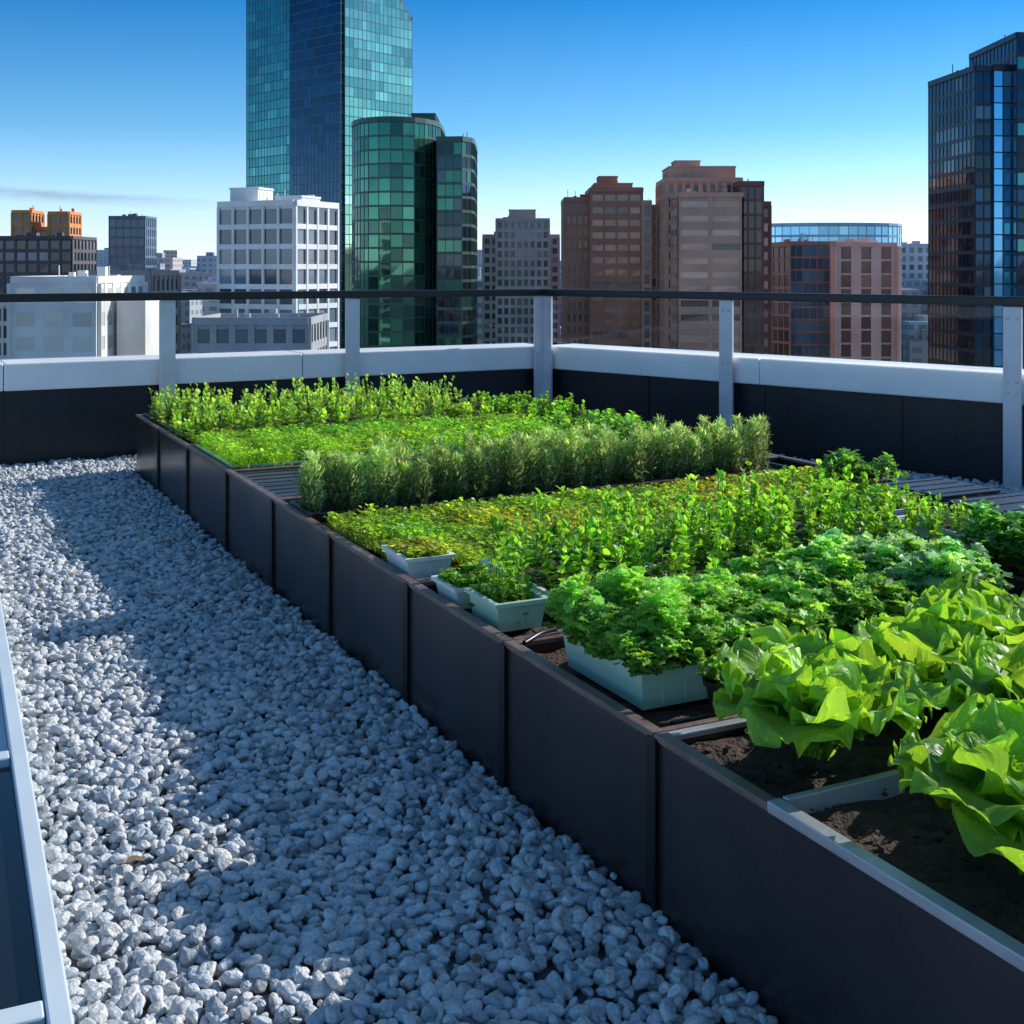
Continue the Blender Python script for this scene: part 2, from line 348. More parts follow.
def hose(pts):
    sp_=cu.splines.new('BEZIER'); sp_.bezier_points.add(len(pts)-1)
    for b_,p in zip(sp_.bezier_points,pts): b_.co=p; b_.handle_left_type=b_.handle_right_type='AUTO'
hose([L(6.9,.04,H+.01),L(6.85,.15,H+.02),L(6.88,.6,H+.012),L(6.86,1.4,H+.02),L(6.8,2.4,H+.02),L(6.72,3.0,H+.02),L(6.02,3.22,H+.03)])
hose([L(7.65,.1,H-.01),L(7.68,.5,H+.0),L(7.66,1.2,H-.005),L(7.7,2.0,H)])
ho=bpy.data.objects.new('irrigation_hose',cu); COL.objects.link(ho); cu.materials.append(m_blk)
# ------------------------------------------------------------ foliage
def template(nu,nv,wf,curl=.25,fold=.25):
    us=np.linspace(-1,1,nu); vs=np.linspace(0,1,nv); V=[]
    for v in vs:
        for u in us: V.append((u*wf(v),v,-curl*v*v+fold*abs(u)*wf(v)))
    ii=np.arange(nu*nv).reshape(nv,nu); F=np.stack([ii[:-1,:-1],ii[:-1,1:],ii[1:,1:],ii[1:,:-1]],-1).reshape(-1,4)
    return np.array(V),F
T_ov=template(3,5,lambda v:.04+.33*math.sin(math.pi*min(1,v*.96+.02))**.8)
T_th=template(2,4,lambda v:.09*(1-v)**.6+.01,curl=.35,fold=0)
T_rd=template(3,4,lambda v:.06+.46*math.sin(math.pi*(v*.9+.05))**.7,curl=.15,fold=.35)
def lob():
    nu,nv=7,6; V=[]
    for j in range(nv):
        v=j/(nv-1)
        for i in range(nu):
            u=-1+2*i/(nu-1); w_=.05+.52*math.sin(math.pi*(v*.88+.08))**.7
            V.append((u*w_*(1+.18*math.sin(v*19)),v+.08*math.sin(u*8),-.3*v*v+.16*math.sin(u*5.5+v*12)*abs(u)+.05*math.sin(v*17)))
    ii=np.arange(nu*nv).reshape(nv,nu); F=np.stack([ii[:-1,:-1],ii[:-1,1:],ii[1:,1:],ii[1:,:-1]],-1).reshape(-1,4)
    return np.array(V),F
T_cu=lob()
ang=np.linspace(0,2*np.pi,5)[:-1]
T_st=(np.array([(math.cos(a)*r,y,math.sin(a)*r) for y,r in ((0,1),(1,.6)) for a in ang]),np.array([[k,(k+1)%4,4+(k+1)%4,4+k] for k in range(4)]))
def frames(D,roll=None):
    D=D/np.linalg.norm(D,axis=1,keepdims=True)
    up=np.tile(np.array([0,0,1.]),(len(D),1))+rng.normal(0,.25,(len(D),3))
    X=np.cross(D,up); X/=np.linalg.norm(X,axis=1,keepdims=True)+1e-9
    Nn=np.cross(X,D); return np.stack([X,D,Nn],axis=2)
def batch(T,P,D,scl,C):
    V,F=T; R=frames(D); n=len(P)
    loc=V[None]*scl[:,None,:]
    W_=np.einsum('nij,nkj->nki',R,loc)+P[:,None,:]
    FF=(F[None]+(np.arange(n)*len(V))[:,None,None]).reshape(-1,4)
    return W_.reshape(-1,3),FF,np.repeat(C,len(V),axis=0)
def join(bs):
    V=[];F=[];C=[];o=0
    for v,f,c in bs: V.append(v);F.append(f+o);C.append(c);o+=len(v)
    return np.vstack(V),np.vstack(F),np.vstack(C)
def vcol(n,c,var=.25,hue=.12):
    c=np.array(c); b=np.exp(rng.normal(0,var,(n,1))); C=c[None]*b; C[:,0]*=np.exp(rng.normal(0,hue,n)); return np.clip(C,0,.9)
m_leaf=leafmat('herb_leaf',.5,.42,False,(2.0,1.65,.7)); m_leafv=leafmat('lettuce_leaf',.48,.38,True,(1.45,1.25,.5))
def herbs(name,S_,T_,h0,h1,nodes,per,lf,T,col,spread=.05,el0=-.1,el1=1.2,dens=1.,zb=None,lean=.1,lw=1.,ns=3):
    """upright bushy herb plants at bed coordinates S_,T_"""
    S_=np.asarray(S_,float);T_=np.asarray(T_,float); col=tuple(x*k for x,k in zip(col,(1.3,1.18,1.1)))
    n=len(S_); base=Ln(S_,T_,np.full(n,H-.02 if zb is None else zb))
    h=rng.uniform(h0,h1,n); ln=rng.normal(0,lean,(n,2))
    bs=[]
    sp0=np.repeat(base,ns,0)+np.column_stack([rng.normal(0,spread*.3,(n*ns,2)),np.zeros(n*ns)])
    hh=np.repeat(h,ns)*rng.uniform(.6,1.08,n*ns); dirs=np.column_stack([np.repeat(ln,ns,0)+rng.normal(0,spread*1.6,(n*ns,2)),np.ones(n*ns)])
    bs.append(batch(T_st,sp0,dirs,np.column_stack([np.full(n*ns,.0024),hh,np.full(n*ns,.0024)]),vcol(n*ns,(.2,.34,.08),.1)))
    pc_=np.exp(rng.normal(0,.18,n*ns))*np.repeat(np.exp(rng.normal(0,.15,n)),ns)
    k=nodes; tot=n*ns*k
    fr_=np.tile((np.arange(k)+.6)/k,n*ns)+rng.normal(0,.03,tot); idx=np.repeat(np.arange(n*ns),k)
    for q in range(per):
        m=rng.random(tot)<dens
        f=fr_[m]; id_=idx[m]
        p=sp0[id_]+dirs[id_]*(f*hh[id_])[:,None]
        az=rng.uniform(0,2*np.pi,m.sum()); el=el0+(el1-el0)*f+rng.normal(0,.25,m.sum())
        D=np.column_stack([np.cos(az)*np.cos(el),np.sin(az)*np.cos(el),np.sin(el)])
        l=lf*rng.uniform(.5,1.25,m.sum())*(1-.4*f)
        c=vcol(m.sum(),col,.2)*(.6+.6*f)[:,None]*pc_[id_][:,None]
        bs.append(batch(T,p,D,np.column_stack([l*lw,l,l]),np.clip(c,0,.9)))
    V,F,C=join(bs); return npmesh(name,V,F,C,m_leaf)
def grid(s0,s1,t0,t1,d,j=.35):
    a,b=np.meshgrid(np.arange(s0,s1+1e-6,d),np.arange(t0,t1+1e-6,d)); a=a.ravel();b=b.ravel()
    return a+rng.uniform(-j,j,a.size)*d,b+rng.uniform(-j,j,a.size)*d
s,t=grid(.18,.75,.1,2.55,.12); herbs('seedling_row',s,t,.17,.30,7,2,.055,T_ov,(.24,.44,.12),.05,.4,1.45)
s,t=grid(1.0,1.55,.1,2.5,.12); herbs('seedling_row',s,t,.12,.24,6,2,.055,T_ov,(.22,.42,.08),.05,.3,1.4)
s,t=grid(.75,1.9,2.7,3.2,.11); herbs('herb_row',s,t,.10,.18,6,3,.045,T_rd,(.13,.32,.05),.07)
def mat_green(name,s0,s1,t0,t1,n,h,col,leafy=True,z0=0.,hv=.6):
    S_=rng.uniform(s0,s1,n); T_=rng.uniform(t0,t1,n); z=np.full(n,H+z0); P=Ln(S_,T_,z)
    cl=np.array([mnoise.noise(Vector((a*5,b*5,0))) for a,b in zip(S_,T_)]); c2=np.array([mnoise.noise(Vector((a*1.7,b*1.7,5))) for a,b in zip(S_,T_)])
    l=h*rng.uniform(.5,1.1,n)*(1+.7*cl)
    D=np.column_stack([rng.normal(0,.35,(n,2)),np.ones(n)])
    C=vcol(n,col,.25)*(1+.6*cl)[:,None]; C[:,0]*=(1+hv*c2)
    bs=[batch(T_th,P,D,np.column_stack([np.full(n,.03),l,l]),np.clip(C,0,.9))]
    if leafy:
        m=rng.random(n)<.7; k=m.sum(); az=rng.uniform(0,6.283,k)
        D2=np.column_stack([np.cos(az),np.sin(az),rng.uniform(-.1,1.,k)])
        ll=rng.uniform(.012,.028,k)
        bs.append(batch(T_rd,P[m]+np.column_stack([np.zeros((k,2)),l[m]*.9]),D2,np.column_stack([ll]*3),np.clip(C[m]*1.1,0,.9)))
    V,F,C=join(bs); return npmesh(name,V,F,C,m_leaf)
mat_green('microgreens',2.0,3.08,.05,2.45,15000,.09,(.24,.46,.05),hv=.3)
mat_green('groundcover_mat',4.8,5.62,.06,3.0,17000,.05,(.29,.42,.05))
mat_green('groundcover_mat',1.65,2.0,.06,2.6,4000,.06,(.16,.32,.04))
mat_green('groundcover_mat',5.63,5.87,.06,.23,800,.035,(.30,.46,.07),z0=.05)
mat_green('groundcover_mat',6.15,6.33,.06,.21,500,.05,(.2,.42,.06),z0=.04)
mat_green('groundcover_mat',5.63,5.94,2.36,2.71,900,.05,(.22,.42,.06),z0=.05)
mat_green('groundcover_mat',5.64,6.0,.30,1.9,5000,.05,(.2,.38,.05))
# feathery grey-green herb row
bs=[]; colw=.10; npl=int(2.95/colw)
for j in range(3):
    for i in range(npl):
        tc_=.09+i*colw+rng.normal(0,.02); sc_=4.40+.075*j-.12*tc_/3+rng.normal(0,.015); hh_=rng.uniform(.20,.33); k=420
        f=rng.random(k)**.85; r_=.047*np.sin(np.pi*np.clip(f*.8+.14,0,1))**.6*rng.uniform(.2,1.1,k); a_=rng.uniform(0,6.283,k)
        P=Ln(sc_+np.cos(a_)*r_,tc_+np.sin(a_)*r_,H-.01+f*hh_)
        D=np.column_stack([np.cos(a_)*.7,np.sin(a_)*.7,rng.uniform(.2,1.8,k)])+rng.normal(0,.3,(k,3))
        l=rng.uniform(.018,.042,k)
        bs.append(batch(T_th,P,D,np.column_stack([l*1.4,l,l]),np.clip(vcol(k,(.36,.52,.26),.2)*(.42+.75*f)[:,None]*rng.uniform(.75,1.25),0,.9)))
        bs.append(batch(T_st,P[:6]*0+np.array(L(sc_,tc_,H-.03)),np.column_stack([rng.normal(0,.12,(6,2)),np.ones(6)]),np.column_stack([np.full(6,.0025),np.full(6,hh_*.95),np.full(6,.0025)]),vcol(6,(.2,.28,.12),.2)))
V,F,C=join(bs); npmesh('feathery_herb_row',V,F,C,m_leaf)
# basil rows
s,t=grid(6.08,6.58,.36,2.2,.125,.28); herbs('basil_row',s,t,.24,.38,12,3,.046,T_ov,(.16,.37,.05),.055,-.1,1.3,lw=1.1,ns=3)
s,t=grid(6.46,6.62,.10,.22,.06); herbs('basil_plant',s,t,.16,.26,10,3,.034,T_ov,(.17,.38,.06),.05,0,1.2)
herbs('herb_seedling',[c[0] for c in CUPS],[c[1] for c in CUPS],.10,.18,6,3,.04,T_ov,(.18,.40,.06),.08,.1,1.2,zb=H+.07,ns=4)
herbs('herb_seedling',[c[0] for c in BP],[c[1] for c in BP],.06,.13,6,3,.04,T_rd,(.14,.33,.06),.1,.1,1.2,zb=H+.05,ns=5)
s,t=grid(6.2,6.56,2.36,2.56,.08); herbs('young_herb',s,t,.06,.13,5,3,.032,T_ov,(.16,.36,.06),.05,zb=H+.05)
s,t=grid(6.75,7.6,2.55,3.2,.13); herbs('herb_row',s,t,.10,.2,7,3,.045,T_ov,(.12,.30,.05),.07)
def dome(name,s0,s1,t0,t1,h,n,col,T,lf,zb=H+.05,bump=.06):
    S_=rng.uniform(s0,s1,n); T_=rng.uniform(t0,t1,n); col=tuple(x*1.18 for x in col)
    cl=np.array([abs(mnoise.noise(Vector((a*7,b*7,3.3)))) for a,b in zip(S_,T_)])
    ed=np.minimum(np.minimum(S_-s0,s1-S_),np.minimum(T_-t0,t1-T_)); ed=np.clip(ed/.14,0,1)**.5
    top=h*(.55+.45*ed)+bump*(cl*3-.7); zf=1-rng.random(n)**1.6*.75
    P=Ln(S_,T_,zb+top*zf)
    out=Ln(S_-(s0+s1)/2,T_-(t0+t1)/2,np.zeros(n))-np.array([O[0],O[1],0]); 
    az=rng.uniform(0,6.283,n); D=np.column_stack([np.cos(az),np.sin(az),rng.uniform(.0,1.2,n)])+out*1.3*(1-ed)[:,None]
    l=lf*rng.uniform(.5,1.25,n)
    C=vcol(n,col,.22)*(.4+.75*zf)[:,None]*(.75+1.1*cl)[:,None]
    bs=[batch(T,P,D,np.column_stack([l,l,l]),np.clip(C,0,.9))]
    k=n//12; bs.append(batch(T_st,Ln(rng.uniform(s0+.05,s1-.05,k),rng.uniform(t0+.05,t1-.05,k),np.full(k,zb-.02)),np.column_stack([rng.normal(0,.25,(k,2)),np.ones(k)]),np.column_stack([np.full(k,.003),rng.uniform(.4,.9,k)*h,np.full(k,.003)]),vcol(k,(.14,.28,.05),.1)))
    V,F,C=join(bs); return npmesh(name,V,F,C,m_leaf)
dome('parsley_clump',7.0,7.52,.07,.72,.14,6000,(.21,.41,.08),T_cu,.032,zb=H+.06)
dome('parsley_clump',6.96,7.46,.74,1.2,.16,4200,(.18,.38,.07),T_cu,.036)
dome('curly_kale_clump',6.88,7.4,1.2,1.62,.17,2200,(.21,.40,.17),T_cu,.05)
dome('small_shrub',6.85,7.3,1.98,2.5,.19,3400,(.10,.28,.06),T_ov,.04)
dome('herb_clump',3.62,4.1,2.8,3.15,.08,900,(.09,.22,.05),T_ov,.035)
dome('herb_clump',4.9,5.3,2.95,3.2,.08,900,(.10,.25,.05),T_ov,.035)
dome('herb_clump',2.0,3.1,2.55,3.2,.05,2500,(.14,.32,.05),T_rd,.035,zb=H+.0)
# ------------------------------------------------------------ lettuces
def lettuce(s,t,size,zb,n=20,seed=0,col=(.26,.50,.06)):
    r=np.random.default_rng(seed+100); NU,NV=33,38
    VV=[];FF=[];CC=[];UV=[];o=0
    c=L(s,t,zb)
    for i in range(n):
        f=i/(n-1)
        az=i*2.399+r.normal(0,.25); Ll=size*(1.0-.30*f)*r.uniform(.82,1.12); Wd=Ll*r.uniform(.42,.54)
        th0=math.radians(32-27*f+r.normal(0,5)); th1=math.radians(106-68*f+r.normal(0,18))
        u=np.linspace(-1,1,NU)[None,:]; v=np.linspace(0,1,NV)[:,None]
        th=th0+(th1-th0)*v**1.5; dv=1/(NV-1)
        rr=np.cumsum(np.sin(th)*dv*Ll,0)-np.sin(th0)*dv*Ll; zz=np.cumsum(np.cos(th)*dv*Ll,0)-np.cos(th0)*dv*Ll
        sm=np.clip(v/.6,0,1); sm=sm*sm*(3-2*sm)
        wv=Wd*np.where(v>.6,np.sqrt(np.clip(1-((v-.6)/.42)**2,.0,1)),.16+.84*sm)
        ph=r.uniform(0,6.28,8); ed=np.abs(u)**2.2; tip=np.clip((v-.6)/.4,0,1)**2
        e=np.maximum(ed*np.ones_like(v),tip*np.ones_like(u))
        k1,k2=r.uniform(2.4,3.8),r.uniform(1.8,3.0)
        ruf=(np.sin(v*k1*6.28+ph[0]+np.sign(u)*1.3)*.62+np.sin(v*k1*11+ph[1]+u*2)*.3)*ed+np.sin(u*k2*3.0+ph[2])*tip*.55+np.sin(u*k2*7+ph[5])*tip*.26
        blist=(np.sin(u*5+ph[3]+v*4)*np.sin(v*11+ph[4]+u*3)+.5*np.sin(u*10+ph[6]-v*5)*np.sin(v*17+ph[7]))*.13*(.3+np.abs(u))
        dn=Ll*.115*(ruf*e**.5+blist)+Ll*.13*np.abs(u)**1.6*(1-.9*v)+Ll*.02*np.sin(v*9+ph[3])
        lat=u*wv*(1-.10*np.abs(np.cos(v*k1*3.14+ph[0]))*np.abs(u))+Ll*.04*np.sin(v*5+ph[6])
        back=Ll*.03*np.sin(u*9+ph[7])*tip
        rad=rr+dn*(-np.cos(th))+.01-back*np.sin(th)+0*u; z=zz+dn*np.sin(th)-back*np.cos(th)+.0*u
        x=np.cos(az)*rad-np.sin(az)*lat; y=np.sin(az)*rad+np.cos(az)*lat
        z=np.where(z<.02,.02-(.02-z)*.15,z)
        VV.append(np.column_stack([(x+c.x).ravel(),(y+c.y).ravel(),(z+c.z).ravel()]))
        ii=np.arange(NU*NV).reshape(NV,NU); F=np.stack([ii[:-1,:-1],ii[:-1,1:],ii[1:,1:],ii[1:,:-1]],-1).reshape(-1,4)
        FF.append(F+o); o+=NU*NV
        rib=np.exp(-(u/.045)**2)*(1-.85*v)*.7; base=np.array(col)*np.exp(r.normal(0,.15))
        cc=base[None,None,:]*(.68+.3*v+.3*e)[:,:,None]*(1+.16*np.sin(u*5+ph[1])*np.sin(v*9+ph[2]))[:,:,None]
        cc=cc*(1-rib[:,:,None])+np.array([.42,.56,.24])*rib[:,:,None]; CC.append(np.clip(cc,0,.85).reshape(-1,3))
        UV.append(np.column_stack([(u+0*v).ravel(),(v+0*u).ravel()]))
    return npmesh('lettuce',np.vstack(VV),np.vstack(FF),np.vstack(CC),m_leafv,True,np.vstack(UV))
zl=H-.02
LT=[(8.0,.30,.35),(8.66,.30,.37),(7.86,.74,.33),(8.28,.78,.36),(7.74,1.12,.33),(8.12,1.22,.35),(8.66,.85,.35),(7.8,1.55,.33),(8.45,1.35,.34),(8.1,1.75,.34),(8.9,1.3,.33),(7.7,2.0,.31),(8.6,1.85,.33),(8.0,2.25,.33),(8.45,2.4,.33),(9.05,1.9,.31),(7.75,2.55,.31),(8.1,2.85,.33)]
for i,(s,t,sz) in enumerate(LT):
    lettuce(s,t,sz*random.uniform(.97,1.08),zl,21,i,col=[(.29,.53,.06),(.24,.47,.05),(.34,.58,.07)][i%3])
mb=MB(); mb.box(L(8.19,.036,H-.05),A3*.02,B3*.35,Z3*.066); mb.build('bed_divider',[m_alu],bevel=.003)
n=1800; s=rng.uniform(7.78,9.2,n); t=rng.uniform(.05,1.2,n); az=rng.uniform(0,6.28,n)
V,F,C=batch(T_rd,Ln(s,t,np.full(n,H-.022)+rng.uniform(-.01,.01,n)),np.column_stack([np.cos(az),np.sin(az),rng.normal(.1,.5,n)]),np.column_stack([rng.uniform(.006,.02,n)]*3),vcol(n,(.09,.06,.04),.5)); npmesh('bark_mulch',V,F,C,m_soil)
n=60; s=rng.uniform(2,9.2,n); t=-rng.uniform(.1,2.6,n); P=Ln(s,t,np.full(n,.055)); az=rng.uniform(0,6.28,n)
V,F,C=batch(T_ov,P,np.column_stack([np.cos(az),np.sin(az),rng.normal(0,.2,n)]),np.column_stack([rng.uniform(.02,.045,n)]*3),vcol(n,(.22,.17,.09),.3)); npmesh('fallen_leaves',V,F,C,m_leaf)
# ------------------------------------------------------------ skylight at left
sd_=Vector((-.4177,.9086,0)); sn=Vector((-.9086,-.4177,0)); E0=Vector((-.924,2.615,0))
m_dg=plain('dark_glazing',(.008,.009,.011),.12,0,.1)
m_lp=plain('pale_panel',(.55,.60,.64),.4,0,.06)
m_fr=plain('pale_blue_frame_paint',(.62,.70,.73),.4,0,.05)
e=empty('skylight'); mb=MB(); d0,d1=-1.5,4.76; fw=.052
mb.box(E0+sd_*d0,sd_*(d1-d0),sn*fw,Z3*.10); mb.box(E0+sd_*d0+sn*1.2,sd_*(d1-d0),sn*fw,Z3*.10)
for k in (-1.5,.06,1.6,3.17,4.7): mb.box(E0+sd_*k+sn*(fw+.002),sd_*.07,sn*(1.196-fw),Z3*.097)
mb.build('frame',[m_fr],bevel=.006,parent=e)
mb=MB()
for k,m in ((-1.43,0),(.132,0),(1.672,1),(3.242,1)): mb.box(E0+sd_*k+sn*(fw+.002),sd_*1.455,sn*(1.196-fw),Z3*.07,m)
mb.build('glazing',[m_dg,m_lp],parent=e)
# ------------------------------------------------------------ city
m_city=plain('city_ground',(.18,.19,.20),.9,0,.5,.01); 
mb=MB(); R=18000
mb.face([(-R,-R,-45),(R,-R,-45),(R,R,-45),(-R,R,-45)]); mb.build('city_ground',[m_city])
m_glassD=attrmat('tower_glass',.05,.7,.8); m_win=attrmat('window_glass',.12,.1,.8)
def fm(name,c,r=.7,me=0.): return plain(name,c,r,me,.16,.15)
def facade(mb,p,q,z0,zp,zq,fh,bw,mull,spand,depth,pal,rr,top=True,tilt=.006):
    p=Vector((*p,0)); q=Vector((*q,0)); d=q-p; Ln_=d.length; d/=Ln_; n=Vector((d.y,-d.x,0))
    mb.face([p+Z3*z0,q+Z3*z0,q+Z3*zq,p+Z3*zp],1)
    nb=max(1,round(Ln_/bw)); bw=Ln_/nb; zm=max(zp,zq); nf=int((zm-z0)/fh)+1
    zs=[zm-k*fh for k in range(nf+1)]
    def zt(x): return zp+(zq-zp)*x/Ln_
    for z in zs:
        if z<z0: break
        zc=z; ci=rr.random()
        for b in range(nb):
            x0=b*bw+mull/2; x1=(b+1)*bw-mull/2
            a=min(zc-spand/2,min(zt(x0),zt(x1))-.2); lo=max(zc-fh+spand/2,z0)
            if a-lo<.3: continue
            if rr.random()<.3: ci=rr.random()
            c=pal[min(len(pal)-1,int(ci**1.3*len(pal)))]; g=rr.uniform(.88,1.14); c=tuple(x*g for x in c)
            o=[rr.uniform(0,tilt)*bw for _ in range(4)]
            P=[p+d*x0+Z3*lo,p+d*x1+Z3*lo,p+d*x1+Z3*a,p+d*x0+Z3*a]
            mb.face([P[k]+n*(.03+o[k]) for k in range(4)],0,c)
    for b in range(nb+1):
        x=b*bw; h=zt(min(max(x,0),Ln_))
        if mull>0: mb.box(p+d*(x-mull/2)+Z3*z0,d*mull,n*depth,Z3*(h-z0-.01),1)
    if spand>0:
        for z in zs:
            a0,a1=0.,Ln_
            if z>zp-.01 and z>zq-.01: continue
            if z-spand/2<z0: break
            if zp!=zq and z>min(zp,zq):
                xx=(z-zp)/(zq-zp)*Ln_
                if zp>zq: a1=xx
                else: a0=xx
            mb.box(p+d*a0+Z3*(z-spand/2),d*(a1-a0),n*(depth*.85),Z3*spand,1)
    if zp==zq: mb.box(p+Z3*min(zp,zq),d*Ln_,n*(depth+.08),Z3*.9,1)
def tower(name,vols,frame,glass,seed=1):
    rr=random.Random(seed); mb=MB()
    for v in vols:
        pts=v['p']; z0=v.get('z0',-45); z1=v['z']; zz=z1 if isinstance(z1,(list,tuple)) else [z1]*len(pts)
        nn=len(pts); ar=sum(pts[i][0]*pts[(i+1)%nn][1]-pts[(i+1)%nn][0]*pts[i][1] for i in range(nn))
        if ar<0: pts=pts[::-1]; zz=list(zz)[::-1]
        if v.get('solid'):
            for i in range(nn):
                a=pts[i];b=pts[(i+1)%nn]; mb.face([(*a,z0),(*b,z0),(*b,zz[(i+1)%nn]),(*a,zz[i])],v.get('m',1))
                aa=Vector((*a,0)); d=Vector((*b,0))-aa; l_=d.length; d/=l_; n_=Vector((d.y,-d.x,0)); hh=zz[i]-z0
                for k in range(int(l_/1.1)): mb.box(aa+d*(k*1.1+.35)+Z3*(z0+hh*.15),d*.4,n_*.06,Z3*hh*.6,1)
                mb.box(aa+Z3*(zz[i]-.25),d*l_,n_*.15,Z3*.3,1)
        else:
            for i in range(nn): facade(mb,pts[i],pts[(i+1)%nn],z0,zz[i],zz[(i+1)%nn],v.get('fh',3.6),v.get('bw',2.5),v.get('mu',.2),v.get('sp',.5),v.get('de',.15),v['pal'],rr)
        mb.face([(a[0],a[1],zz[i]+.0) for i,a in enumerate(pts)],1)
        if not v.get('solid') and zz[0]==zz[-1] and nn<=6:
            cx=sum(a[0] for a in pts)/nn; cy=sum(a[1] for a in pts)/nn
            wx=(max(a[0] for a in pts)-min(a[0] for a in pts))
            for k in range(4):
                w_=wx*rr.uniform(.04,.14); mb.box((cx+rr.uniform(-.4,.3)*wx,cy+rr.uniform(-2,2),zz[0]),(w_,0,0),(0,w_,0),(0,0,rr.uniform(1,2.2)),1)
            for k in range(2): mb.box((cx+rr.uniform(-.4,.4)*wx,cy,zz[0]),(.12,0,0),(0,.12,0),(0,0,rr.uniform(2,3)),1)
    return mb.build(name,[glass,frame])
def rect(x0,x1,y0,y1): return [(x0,y0),(x1,y0),(x1,y1),(x0,y1)]
teal=[(.06,.27,.25),(.08,.32,.29),(.05,.22,.22),(.12,.38,.33)]
navy=[(.012,.05,.10),(.018,.065,.12),(.010,.04,.08)]
green=[(.05,.21,.13),(.04,.15,.10),(.08,.27,.17),(.025,.09,.07)]
pale=[(.38,.66,.46),(.30,.56,.40),(.50,.80,.56),(.22,.46,.35)]
dk=[(.02,.03,.04),(.03,.05,.06),(.05,.07,.09),(.12,.16,.19)]
f_d=fm('dark_mullions',(.05,.11,.12),.4,.3); f_g=fm('green_mullions',(.05,.10,.08),.4,.3); f_n=fm('navy_mullions',(.02,.04,.06),.4,.3)
tower('glass_skyscraper',[
 dict(p=[(-40.5,300),(-25.7,318),(-40,333),(-55.1,314.5)],z=[96,65,65,96],pal=pale,fh=2.4,bw=1.5,mu=.10,sp=.22,de=.08),
 dict(p=[(-41.4,299.2),(-40.7,300.8),(-55.2,315.6),(-56.4,314.2)],z=104,pal=navy,fh=2.4,bw=1.5,mu=.10,sp=.2,de=.08),
 dict(p=[(-56.4,314.2),(-50,322),(-62,340),(-70.7,329.5)],z=100,pal=teal,fh=2.4,bw=1.5,mu=.1,sp=.22,de=.08)],f_d,m_glassD,2)
arc=[(-21.6+8.2*math.cos(a),232+12*math.sin(a)) for a in np.linspace(math.pi,2*math.pi,13)]
tower('glass_office_tower',[
 dict(p=arc+[(-13.4,246),(-29.8,246)],z=27.6,pal=green,fh=2.5,bw=1.7,mu=.12,sp=.38,de=.1),
 dict(p=rect(-18.5,-14.2,228,240),z=30,z0=27.6,solid=True),
 dict(p=[(-13.4,222),(-9,221.5),(-7.4,224),(-7.0,228),(-7.0,246),(-13.2,246)],z=24.2,pal=green[1:2]+dk[:3]+navy[:1],fh=2.5,bw=1.5,mu=.1,sp=.5,de=.12)],f_g,m_glassD,3)
f_w=fm('white_render',(.78,.77,.76)); 
wp=[(.16,.22,.26),(.10,.15,.18),(.26,.32,.36),(.05,.08,.10)]
tower('white_office_building',[
 dict(p=[(-44.0,186),(-31.6,180),(-26.9,190),(-39.4,196)],z=10.6,pal=wp,fh=2.95,bw=3.0,mu=.40,sp=.75,de=.35),
 dict(p=[(-42.6,187),(-38,185),(-36.5,189),(-41,191)],z=13.6,z0=10.6,solid=True),
 dict(p=[(-34,183),(-31,182),(-29,187),(-32,188)],z=12.2,z0=10.6,solid=True)],f_w,m_win,4)
f_br=fm('brown_concrete',(.52,.23,.15)); f_br2=fm('tan_concrete',(.68,.37,.26)); f_dkb=fm('dark_brown_stone',(.26,.11,.08))
bp_=[(.06,.04,.04),(.035,.025,.03),(.13,.09,.08)]; bpw=[(.42,.19,.12),(.36,.16,.11),(.13,.09,.08)]; bpt=[(.58,.32,.23),(.50,.27,.19),(.62,.37,.28),(.14,.1,.09)]
tower('brown_residential_tower',[
 dict(p=rect(11.4,17.5,262,280),z=15.6,pal=bp_,fh=2.6,bw=1.3,mu=.6,sp=1.0,de=.3),
 dict(p=rect(16.6,27.0,258,275),z=17.4,pal=bpw,fh=2.6,bw=2.6,mu=.35,sp=1.3,de=.35),
 dict(p=rect(17.5,25.4,261,272),z=19.4,z0=17.4,solid=True),
 dict(p=rect(18.5,22.4,263,270),z=21,z0=19.4,solid=True)],f_br,m_win,5)
tower('dark_residential_tower',[
 dict(p=rect(27.2,28.6,256,276),z=14.6,pal=dk,fh=2.8,bw=1.4,mu=.3,sp=.7,de=.3),
 dict(p=rect(28.7,30.2,258,276),z=13.8,pal=bpt,fh=2.8,bw=1.9,mu=.5,sp=1.2,de=.2)],f_br2,m_win,6)
tower('brown_residential_tower',[
 dict(p=rect(31.8,43.8,236,246),z=15.0,pal=bpt,fh=2.7,bw=6.2,mu=.7,sp=1.5,de=.35),
 dict(p=rect(30.8,45.6,246.2,262),z=18.6,pal=bp_,fh=2.7,bw=1.7,mu=.8,sp=1.0,de=.3),
 dict(p=rect(31.6,44.8,248,260),z=21.9,z0=18.6,solid=True),
 dict(p=rect(33,38,250,256),z=23.2,z0=21.9,solid=True)],f_br2,m_win,7)
tower('dark_residential_tower',[
 dict(p=rect(44.2,48.4,239,258),z=17.4,pal=bp_,fh=2.8,bw=1.4,mu=.25,sp=.5,de=.3),
 dict(p=rect(48.5,50.2,241,256),z=13.6,pal=bpt,fh=2.8,bw=1.7,mu=.7,sp=1.2,de=.25)],f_dkb,m_win,8)
f_gr=fm('grey_purple_concrete',(.38,.30,.31))
tower('grey_apartment_tower',[
 dict(p=rect(-9.8,16,424,440),z=12,pal=dk,fh=3.2,bw=2.6,mu=.9,sp=1.2,de=.3),
 dict(p=rect(-5.2,12.4,416,436),z=17.2,pal=dk,fh=3.2,bw=2.2,mu=.8,sp=1.1,de=.3),
 dict(p=rect(-1,8,420,432),z=21.2,z0=17.2,solid=True)],f_gr,m_win,9)
